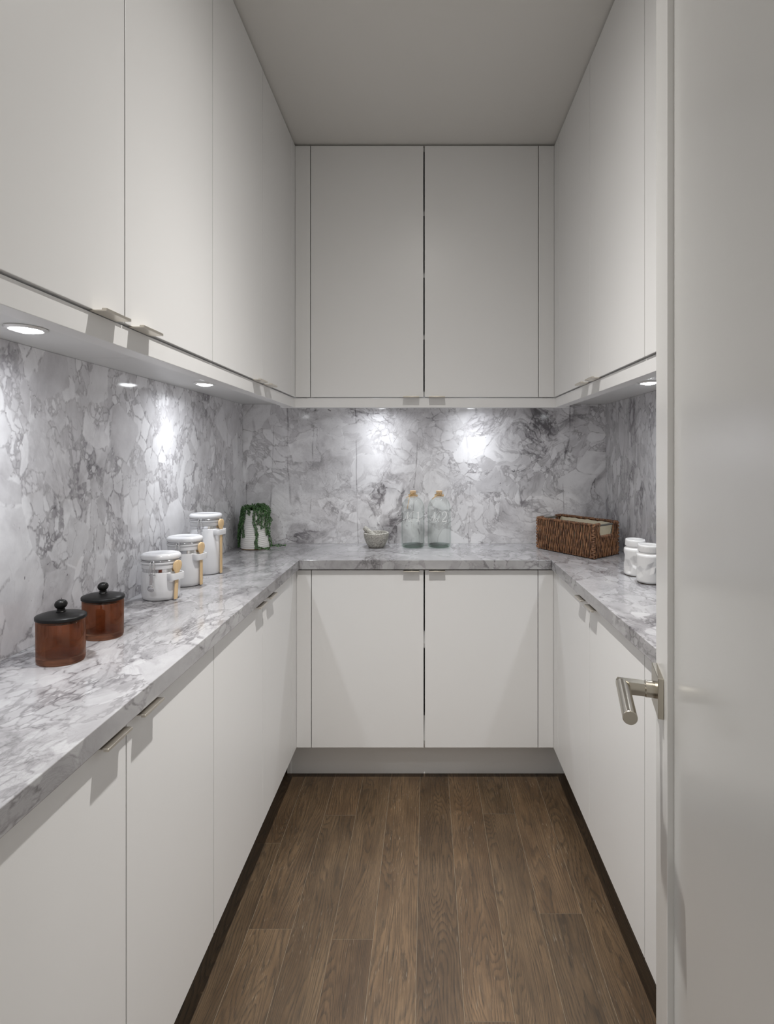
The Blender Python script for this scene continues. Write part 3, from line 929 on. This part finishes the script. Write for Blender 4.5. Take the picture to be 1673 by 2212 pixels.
def plant():
    x, y = -0.7725, 2.185
    r = thing('potted_plant', 'trailing green plant in a ridged white pot in the far left corner', 'plant', (x, y, C0))
    hgt = 0.172
    rnd = random.Random(3)

    def rad(z):
        return 0.0645 - 0.0135 * (z / hgt) ** 1.5

    def ridge(t, z):
        if z < 0.012 or z > hgt - 0.006:
            return 0
        ph = (z + 0.0035 * math.sin(2 * t + 0.8) + 0.0025 * math.sin(5 * t + 1)) * 2 * PI / 0.0085
        return 0.0018 * (abs(math.sin(ph / 2)) ** 0.6 - 0.5)
    prof = [(rad(z), z) for z in [0.004 + (hgt - 0.004) * i / 90 for i in range(91)]]
    prof += [(rad(hgt) - 0.002, hgt + 0.001), (rad(hgt) - 0.005, hgt - 0.001), (rad(hgt) - 0.006, hgt - 0.012), (0.004, hgt - 0.0125)]
    MB().lathe(prof, n=72, fn=lambda t, z: ridge(t, z)).build('pot', M['pot'], r, smooth=60, world=False)
    MB().lathe([(0.058, 0.0), (0.0615, 0.0006), (0.0628, 0.0038), (0.058, 0.0039)], n=48).build('clay_foot', M['terracotta'], r, smooth=40, world=False)
    MB().lathe([(0.0445, hgt - 0.0122), (0.0445, hgt - 0.007), (0.02, hgt - 0.004), (0.002, hgt - 0.003)], n=24).build('soil', M['soil'], r, smooth=60, world=False)

    def vine(angle, drop, sweep=0.0, trail=0.0, tdir=0.0, lift=0.014):
        pts = []
        z0 = hgt - 0.004
        rr = rad(hgt)
        c, s = math.cos(angle), math.sin(angle)
        r0 = 0.012
        for k in range(6):
            q = k / 5
            pts.append(Vector((c * (r0 + (rr + 0.004 - r0) * q), s * (r0 + (rr + 0.004 - r0) * q), z0 + lift * math.sin(PI * min(q * 0.62 + 0.15, 1)))))
        zz = pts[-1].z
        end = max(hgt - drop, 0.007)
        nst = max(4, int((zz - end) / 0.012))
        for k in range(1, nst + 1):
            q = k / nst
            z = zz + (end - zz) * q
            a2 = angle + sweep * q + 0.05 * math.sin(9 * q + angle * 3)
            rr2 = rad(max(z, 0.0)) + 0.0065 + 0.003 * math.sin(7 * q + angle)
            px, py_ = math.cos(a2) * rr2, math.sin(a2) * rr2
            px = max(px, XL - x + 0.012)
            py_ = min(py_, YB - y - 0.010)
            pts.append(Vector((px, py_, z)))
        if trail:
            p = pts[-1]
            for k in range(1, 8):
                q = k / 7
                pts.append(Vector((p.x + math.cos(tdir) * trail * q, p.y + math.sin(tdir) * trail * q, 0.0075)))
        mb = MB()
        mb.tube(pts, 0.0009, 5)
        # leaves in whorls along the path
        acc, step = 0.0, 0.0062
        ph = rnd.random() * 6
        for i in range(len(pts) - 1):
            seg = pts[i + 1] - pts[i]
            L = seg.length
            while acc < L:
                p = pts[i] + seg * (acc / L)
                t = seg.normalized()
                for w in range(3):
                    ph += 2.2
                    n1 = t.orthogonal().normalized()
                    n2 = t.cross(n1)
                    d = n1 * math.cos(ph) + n2 * math.sin(ph) + t * 0.35
                    sz = 0.0104 * rnd.uniform(0.8, 1.15)
                    tip = p + d.normalized() * sz
                    wx, wy, wz = tip.x + x, tip.y + y, tip.z
                    if wz < 0.0012 or wy > YB - 0.002 or wx < XL + 0.002:
                        continue
                    leaf_at(mb, p, d, Vector((0, 0, 1)), sz)
                acc += step
            acc -= L
        o = mb.build('vine', M['leaf'], r, smooth=70, world=False, recalc=True)

    d = math.radians
    vine(d(-128), 0.118, 0.06)                       # left front, short
    vine(d(-140), 0.075, -0.1)
    vine(d(-160), 0.16, -0.15)
    vine(d(178), 0.17, 0.1)
    vine(d(196), 0.165, 0.0)
    vine(d(160), 0.15, 0.05)
    vine(d(-78), 0.168, 0.22, 0.062, d(-8))          # front, trails to the right
    vine(d(-62), 0.062, 0.05)
    vine(d(-46), 0.080, 0.0)
    vine(d(-30), 0.108, 0.1)
    vine(d(-18), 0.170, 0.25, 0.060, d(6))           # right, trails along the wall
    vine(d(4), 0.050, 0.1)
    vine(d(-100), 0.016, 0.0, lift=0.020)
    vine(d(30), 0.060, 0.1, lift=0.018)
    vine(d(60), 0.030, 0.1, lift=0.024)
    vine(d(95), 0.030, 0.1, lift=0.024)
    vine(d(125), 0.050, 0.1, lift=0.022)
    vine(d(-30), 0.012, 0.0, lift=0.024)
    vine(d(-150), 0.020, 0.0, lift=0.022)


plant()


# ------------------------------------------------------------------ mortar and pestle
def mortar():
    x, y = -0.2285, 2.200
    r = thing('mortar', 'rough speckled grey stone mortar bowl left of the glass bottles', 'mortar', (x, y, C0))
    prof = [(0.030, 0.0), (0.035, 0.0010), (0.0385, 0.006), (0.0465, 0.020), (0.0525, 0.036), (0.0555, 0.050), (0.0568, 0.062), (0.0563, 0.0655), (0.0545, 0.0668),
            (0.0495, 0.0665), (0.0480, 0.0640), (0.0465, 0.052), (0.0420, 0.036), (0.0330, 0.022), (0.020, 0.0145), (0.003, 0.0125)]
    rnd = random.Random(5)
    MB().lathe(prof, n=56, fn=lambda t, z: 0.0006 * math.sin(7 * t + 40 * z) + 0.0004 * math.sin(13 * t - 90 * z)).build('bowl', M['granite'], r, smooth=50, world=False)
    p0 = Vector((0.010, -0.010, 0.0295))
    p1 = Vector((-0.0555, -0.006, 0.0905))
    ps = thing('pestle', 'grey stone pestle leaning to the left in the mortar', 'pestle', (x + p0.x, y + p0.y, C0 + p0.z))
    d = p1 - p0
    L = d.length
    pts, rr = [], []
    for q, w in ((0, 0.004), (0.015, 0.0095), (0.05, 0.0140), (0.15, 0.0160), (0.35, 0.0150), (0.6, 0.0130), (0.85, 0.0118), (0.95, 0.0108), (0.99, 0.008), (1.0, 0.002)):
        pts.append(d * q)
        rr.append(w)
    MB().tube(pts, rr, 24).build('pestle_stone', M['granite'], ps, smooth=50, world=False)


mortar()


# ------------------------------------------------------------------ glass bottles with lettering
def ribbon(mb, pts, widths, R, cz):
    """pts (u, z) on the unrolled bottle; a strip of varying width laid on the cylinder of radius R"""
    dense, dw = [], []
    m = len(pts)
    for i in range(m - 1):
        p0 = pts[max(i - 1, 0)]; p1 = pts[i]; p2 = pts[i + 1]; p3 = pts[min(i + 2, m - 1)]
        for k in range(6):
            t = k / 6
            f = lambda a, b, c, d_: 0.5 * (2 * b + (c - a) * t + (2 * a - 5 * b + 4 * c - d_) * t * t + (3 * b - a - 3 * c + d_) * t ** 3)
            dense.append((f(p0[0], p1[0], p2[0], p3[0]), f(p0[1], p1[1], p2[1], p3[1])))
            dw.append(widths[i] + (widths[i + 1] - widths[i]) * t)
    dense.append(pts[-1]); dw.append(widths[-1])
    b = len(mb.v)
    th = 0.00025

    def on(u, z, rr):
        a = u / R - PI / 2
        return (rr * math.cos(a), rr * math.sin(a), z)
    for i, (u, z) in enumerate(dense):
        q0 = dense[max(i - 1, 0)]; q1 = dense[min(i + 1, len(dense) - 1)]
        tx, tz = q1[0] - q0[0], q1[1] - q0[1]
        l = math.hypot(tx, tz) or 1
        nx, nz = -tz / l * dw[i] / 2, tx / l * dw[i] / 2
        mb.v += [on(u + nx, z + nz, R + th), on(u - nx, z - nz, R + th)]
        if i:
            k = b + 2 * i
            mb.f.append((k - 2, k - 1, k + 1, k))


def bottle(x, y, digit, label, twist):
    r = thing('glass_bottle', label, 'bottle', (x, y, C0), 'clear glass bottles with corks')
    R = 0.0520
    outer = [(0.040, 0.0), (0.046, 0.0008), (0.0500, 0.004), (0.0515, 0.009), (R, 0.016), (R, 0.165), (0.0514, 0.178), (0.0492, 0.190), (0.0450, 0.202), (0.0385, 0.213),
             (0.0300, 0.2215), (0.0228, 0.2265), (0.0190, 0.2300), (0.0178, 0.2335), (0.0186, 0.2355), (0.0204, 0.2372), (0.0204, 0.2460), (0.0192, 0.2475)]
    inner = [(0.0150, 0.2472), (0.0142, 0.2450), (0.0142, 0.2330), (0.0160, 0.2285), (0.0212, 0.2235), (0.0285, 0.2187), (0.0368, 0.2105), (0.0430, 0.2000), (0.0470, 0.1885), (0.0492, 0.1770),
             (0.0497, 0.165), (0.0497, 0.016), (0.0480, 0.0120), (0.040, 0.0105), (0.02, 0.0112), (0.002, 0.0118)]
    MB().lathe(outer + inner, n=72).build('glass_body', M['glass'], r, smooth=50, world=False)
    MB().lathe([(0.044, 0.0012), (0.0485, 0.0045), (0.0492, 0.0090), (0.0480, 0.0098), (0.0440, 0.0075), (0.002, 0.0078)], n=56).build('glass_base', M['glass_base'], r, smooth=50, world=False)
    MB().lathe([(0.0120, 0.2340), (0.0139, 0.2400), (0.0139, 0.2478), (0.0142, 0.2530), (0.0128, 0.2545), (0.001, 0.2547)], n=28).build('cork', M['cork'], r, smooth=40, world=False)
    tw = MB()
    rt = 0.0203
    for k in range(4):
        ph = k * 1.7 + twist
        tw.tube([((rt + 0.0006 * math.sin(3 * t + ph)) * math.cos(t), (rt + 0.0006 * math.sin(3 * t + ph)) * math.sin(t), 0.2290 + 0.0023 * k + 0.0016 * math.sin(t + ph)) for t in [2 * PI * j / 36 for j in range(36)]], 0.0012, 6, loop=True)
    # bow loop, knot and hanging ends at the left front
    ka = math.radians(-128 if digit == 1 else -122)
    kx, ky = math.cos(ka) * (rt + 0.001), math.sin(ka) * (rt + 0.001)
    tw.ball((kx, ky, 0.2345), 0.0030, 0.0028, 0.0026, 10, 6)
    tx, ty = -math.sin(ka), math.cos(ka)
    if digit == 1:
        tw.tube([(kx, ky, 0.235), (kx + tx * 0.008 - 0.001, ky - 0.003, 0.241), (kx + tx * 0.018, ky - 0.004, 0.247), (kx + tx * 0.024, ky - 0.003, 0.243), (kx + tx * 0.017, ky - 0.003, 0.238), (kx, ky, 0.234)], 0.0011, 6)
        tw.tube([(kx, ky, 0.234), (kx - 0.010, ky - 0.006, 0.229), (kx - 0.020, ky - 0.006, 0.2235)], 0.0010, 6)
        tw.tube([(kx, ky, 0.234), (kx - 0.003, ky - 0.016, 0.222), (kx - 0.007, ky - 0.0275, 0.200), (kx - 0.0105, ky - 0.0300, 0.177)], 0.0011, 6)
    else:
        tw.tube([(kx, ky, 0.235), (kx + tx * 0.010, ky - 0.004, 0.2400), (kx + tx * 0.024, ky - 0.003, 0.2395), (kx + tx * 0.026, ky - 0.002, 0.2360), (kx + tx * 0.012, ky - 0.003, 0.2335), (kx, ky, 0.234)], 0.0011, 6)
        tw.tube([(kx, ky, 0.234), (kx - 0.010, ky - 0.005, 0.2290), (kx - 0.019, ky - 0.006, 0.2205), (kx - 0.022, ky - 0.006, 0.2165)], 0.0011, 6)
        tw.tube([(kx, ky, 0.234), (kx - 0.008, ky - 0.007, 0.2275), (kx - 0.018, ky - 0.008, 0.2195)], 0.0010, 6)
    tw.build('twine', M['twine'], r, smooth=60, world=False)
    # lettering, measured in small units: 1000 per 0.2 m, origin at the bottle's middle
    S = 0.000197
    cx, base_y = 548, 1400
    lt = MB()

    def st(pts, w):
        ww = w if isinstance(w, (list, tuple)) else [w] * len(pts)
        ribbon(lt, [((px - cx) * S, (base_y - py) * S) for px, py in pts], [q * S for q in ww], R, 0)
    st([(308, 742), (306, 762), (322, 772), (345, 752), (375, 700), (410, 620), (441, 566)], [11, 12, 8, 6, 6, 6, 8])
    st([(441, 566), (436, 630), (420, 712), (402, 790)], [8, 16, 17, 8])
    st([(402, 790), (440, 712), (492, 625), (540, 572), (566, 560), (576, 574)], [6, 6, 6, 7, 9, 9])
    st([(496, 716), (466, 730), (446, 762), (452, 788), (478, 780), (504, 746), (496, 716), (478, 722)], [8, 10, 10, 9, 8, 10, 8, 5])
    st([(523, 770), (528, 779), (534, 786)], [14, 17, 14])
    if digit == 1:
        st([(634, 596), (655, 590), (676, 574)], [10, 12, 10])
        st([(680, 572), (680, 640), (678, 780)], [26, 26, 26])
        st([(630, 784), (672, 781), (716, 784)], [14, 16, 14])
    else:
        o = cx - 1145 + 600
        D = [(1212, 650), (1206, 618), (1228, 588), (1268, 578), (1306, 596), (1318, 636), (1304, 676), (1262, 722), (1222, 762), (1204, 796)]
        st([(px - 597, py - 8) for px, py in D], [20, 14, 10, 14, 22, 28, 24, 16, 12, 12])
        st([(606, 784), (640, 786), (690, 788), (722, 782), (732, 752)], [16, 24, 24, 20, 8])
    lt.build('lettering', M['letter'], r, world=False, recalc=False)


bottle(-0.0622, 2.2120, 1, 'clear corked glass bottle lettered No. 1 with twine, beside the mortar', 0.3)
bottle(0.0578, 2.2120, 2, 'clear corked glass bottle lettered No. 2 with twine, on the basket side', 1.1)


# ------------------------------------------------------------------ wicker basket
def basket():
    ex = Vector((0.594, -0.804, 0))          # along the long side, towards the camera
    ey = Vector((0.804, 0.594, 0))           # across
    P0 = Vector((0.492, 2.170, C0))          # left corner
    r = bpy.data.objects.new('wicker_basket', None)
    COL.objects.link(r)
    r.location = P0
    r.rotation_euler = (0, 0, math.atan2(ex.y, ex.x))
    tag(r, 'brown woven wicker basket with cloth lining in the far right corner', 'basket')
    ORIGIN['wicker_basket'] = (0, 0, 0)
    L, Wd, hh = 0.297, 0.178, 0.140
    rnd = random.Random(11)

    def side(p0, dirv, length, nrm, cut):
        mb = MB()
        n = int(length / 0.0060)
        for i in range(n):
            t = (i + 0.5) / n
            s = t * length + rnd.uniform(-.0006, .0006)
            top = hh - 0.004
            if cut and 0.24 < t < 0.76:
                q = abs(t - 0.5) / 0.26
                top = 0.083 + 0.012 * q ** 4
            pts, rr = [], []
            m = 15
            sg = 1 if i % 2 else -1
            lean = rnd.uniform(-0.0018, 0.0018)
            for k in range(m + 1):
                z = 0.003 + (top - 0.003) * k / m
                w = math.sin(PI * (z / 0.034) + (0 if sg > 0 else PI) + 0.5 * math.sin(i * 1.7))
                bulge = 0.0026 * w + rnd.uniform(-.0004, .0004)
                p = p0 + dirv * (s + 0.0006 * math.sin(2 * PI * z / 0.05 + i) + lean * z / hh) + nrm * bulge
                pts.append((p.x, p.y, z))
                rr.append(0.0037 * (0.90 + 0.20 * w) * rnd.uniform(0.94, 1.06))
            mb.tube(pts, rr, 6)
        o = mb.build('woven_side', M['wicker'], r, smooth=60, world=False)
        o['kind'] = 'stuff'

    X, Y = Vector((1, 0, 0)), Vector((0, 1, 0))
    side(Vector((0.006, 0.004, 0)), X, L - 0.012, -Y, False)       # local x along ex, local y along ey
    side(Vector((0.006, Wd - 0.004, 0)), X, L - 0.012, Y, False)
    side(Vector((L - 0.004, 0.008, 0)), Y, Wd - 0.016, X, True)
    side(Vector((0.004, 0.008, 0)), Y, Wd - 0.016, -X, True)

    # corner plaits
    for (cx, cy) in ((0.006, 0.005), (L - 0.006, 0.005), (L - 0.006, Wd - 0.006), (0.006, Wd - 0.006)):
        mb = MB()
        k = 0
        z = 0.006
        while z < hh - 0.004:
            tl = 0.0028 if k % 2 else -0.0028
            mb.tube([(cx + 0.0054 * math.cos(t), cy + 0.0054 * math.sin(t), z + tl * math.sin(t + 0.6)) for t in [2 * PI * j / 12 for j in range(12)]],
                    0.0036 * rnd.uniform(0.85, 1.15), 6, loop=True)
            z += 0.0072 * rnd.uniform(0.9, 1.1)
            k += 1
        mb.build('corner_plait', M['wicker'], r, smooth=60, world=False)

    # wrapped rims
    def wrap(a, b, rad_, pitch, name):
        a, b = Vector(a), Vector(b)
        d = (b - a)
        ln = d.length
        t_ = d.normalized()
        n1 = Vector((0, 0, 1))
        n2 = t_.cross(n1)
        mb = MB()
        mb.tube([a, b], rad_ * 0.85, 8)
        turns = int(ln / pitch)
        for q in range(turns):
            s0 = (q + 0.5) * pitch
            mb.tube([a + t_ * (s0 + 0.0018 * math.sin(u + 0.5)) + (n1 * math.cos(u) + n2 * math.sin(u)) * rad_ for u in [2 * PI * j / 10 for j in range(10)]],
                    pitch * 0.46 * rnd.uniform(0.85, 1.1), 5, loop=True)
        mb.build(name, M['wicker'], r, smooth=60, world=False)
    zt = hh - 0.004
    wrap((0.004, 0.004, zt), (L - 0.004, 0.004, zt), 0.0042, 0.0064, 'rim')
    wrap((0.004, Wd - 0.004, zt), (L - 0.004, Wd - 0.004, zt), 0.0042, 0.0064, 'rim')
    for xx in (0.004, L - 0.004):
        wrap((xx, 0.004, zt), (xx, 0.004 + Wd * 0.24, zt), 0.0042, 0.0064, 'rim')
        wrap((xx, Wd - 0.004 - Wd * 0.24, zt), (xx, Wd - 0.004, zt), 0.0042, 0.0064, 'rim')
        MB().tube([(xx, Wd * 0.2, zt - 0.004), (xx, Wd * 0.8, zt - 0.004)], 0.0042, 12).build('handle_rod', M['rod'], r, smooth=60, world=False)
        wrap((xx, Wd * 0.25, 0.085), (xx, Wd * 0.75, 0.085), 0.0040, 0.0066, 'rim')
    # base weave
    mb = MB()
    for q in range(26):
        xx = 0.010 + (L - 0.020) * q / 25
        mb.tube([(xx, 0.008, 0.005), (xx, Wd - 0.008, 0.005)], 0.0042, 6)
    mb.build('woven_base', M['wicker'], r, smooth=60, world=False)['kind'] = 'stuff'
    # cloth lining, slightly rumpled at the top
    ln = MB()
    i0, j0, i1, j1 = 0.013, 0.013, L - 0.013, Wd - 0.013
    path = []
    for k in range(40):
        path.append((i0 + (i1 - i0) * k / 40, j0, 0))
    for k in range(24):
        path.append((i1, j0 + (j1 - j0) * k / 24, 1))
    for k in range(40):
        path.append((i1 - (i1 - i0) * k / 40, j1, 0))
    for k in range(24):
        path.append((i0, j1 - (j1 - j0) * k / 24, 1))

    def top(k, e):
        px, py_, _ = path[k]
        z = 0.131 + 0.0013 * math.sin(k * 0.55) + 0.0008 * math.sin(k * 1.3)
        if e:
            t = (py_ - j0) / (j1 - j0)
            z -= (0.052 if px > L / 2 else 0.052) * min(1, max(0, 4.5 * min(t, 1 - t) - 0.25))
        return z
    ro, rt, rti, ri, rf = [], [], [], [], []
    cxm, cym = L / 2, Wd / 2
    for k, (px, py_, e) in enumerate(path):
        w = 0.0012 * math.sin(k * 0.9)
        ux, uy = (px - cxm) / (L / 2), (py_ - cym) / (Wd / 2)
        ro.append((px, py_, 0.0115))
        rt.append((px + w * 0.5, py_ + w * 0.5, top(k, e)))
        rti.append((px - 0.0022 * ux + w, py_ - 0.0022 * uy + w, top(k, e) - 0.0003))
        ri.append((px - 0.0020 * ux, py_ - 0.0020 * uy, 0.0135))
    ln.rings([ro, rt, rti, ri])
    ln.build('cloth_lining', M['cloth'], r, smooth=50, world=False)


basket()


# ------------------------------------------------------------------ crumpled white jars
def crumpled_jar(x, y, seed, label):
    r = thing('crumpled_jar', label, 'jar', (x, y, C0), 'crumpled white ceramic jars')
    rnd = random.Random(seed)
    R = 0.0375
    dents = []
    for k in range(7):
        dents.append((2 * PI * k / 7 * 3.0 + rnd.uniform(-.25, .25), rnd.uniform(0.030, 0.060), rnd.uniform(0.0068, 0.0092), rnd.uniform(0.75, 1.0), rnd.uniform(-0.9, 0.9)))

    def fn(t, z):
        if z < 0.006 or z > 0.090:
            return 0.0
        best = 0.0
        for (ta, za, dp, sc, tl) in dents:
            da = (t - ta + PI) % (2 * PI) - PI
            u = da * R
            v = z - za
            u2 = u * math.cos(tl) + v * math.sin(tl)
            v2 = -u * math.sin(tl) + v * math.cos(tl)
            q = max(abs(u2) * 0.9 + abs(v2) * 0.35, abs(v2) * 0.75)
            d = dp - q * 0.46 / sc
            if d > best:
                best = d
        edge = min(1, (z - 0.006) / 0.012, (0.090 - z) / 0.014)
        return -best * max(0, edge)
    prof = [(0.030, 0.0012), (0.0345, 0.003), (0.0368, 0.0065)]
    prof += [(R, 0.0065 + 0.0805 * i / 56) for i in range(1, 57)]
    prof += [(0.0368, 0.0915), (0.0350, 0.0950), (0.0320, 0.0972), (0.0300, 0.0985)]
    MB().lathe(prof, n=112, fn=fn, ends=(True, False)).build('body', M['ceramic_jar'], r, smooth=28, world=False)
    MB().lathe([(0.028, 0.0), (0.0325, 0.0), (0.0335, 0.0014), (0.028, 0.0015)], n=48).build('unglazed_foot', M['unglazed'], r, smooth=40, world=False)

    def flute(t, z):
        return 0.00035 * math.cos(64 * t) if 0.103 < z < 0.119 else 0.0
    neck = [(0.0300, 0.0982), (0.0300, 0.1008), (0.0318, 0.1020), (0.0328, 0.1035), (0.0329, 0.1045), (0.0329, 0.118), (0.0327, 0.1195), (0.0322, 0.1235), (0.0312, 0.1248),
            (0.0292, 0.1248), (0.0284, 0.1235), (0.0280, 0.110), (0.0278, 0.100), (0.0262, 0.085), (0.0240, 0.030), (0.004, 0.020)]
    MB().lathe(neck, n=192, fn=flute, ends=(False, True)).build('fluted_neck', M['ceramic_jar'], r, smooth=50, world=False)


crumpled_jar(0.7294, 1.690, 4, 'white crumpled ceramic jar nearest the wicker basket')
crumpled_jar(0.7310, 1.592, 9, 'white crumpled ceramic jar in front, cut off by the open door edge')
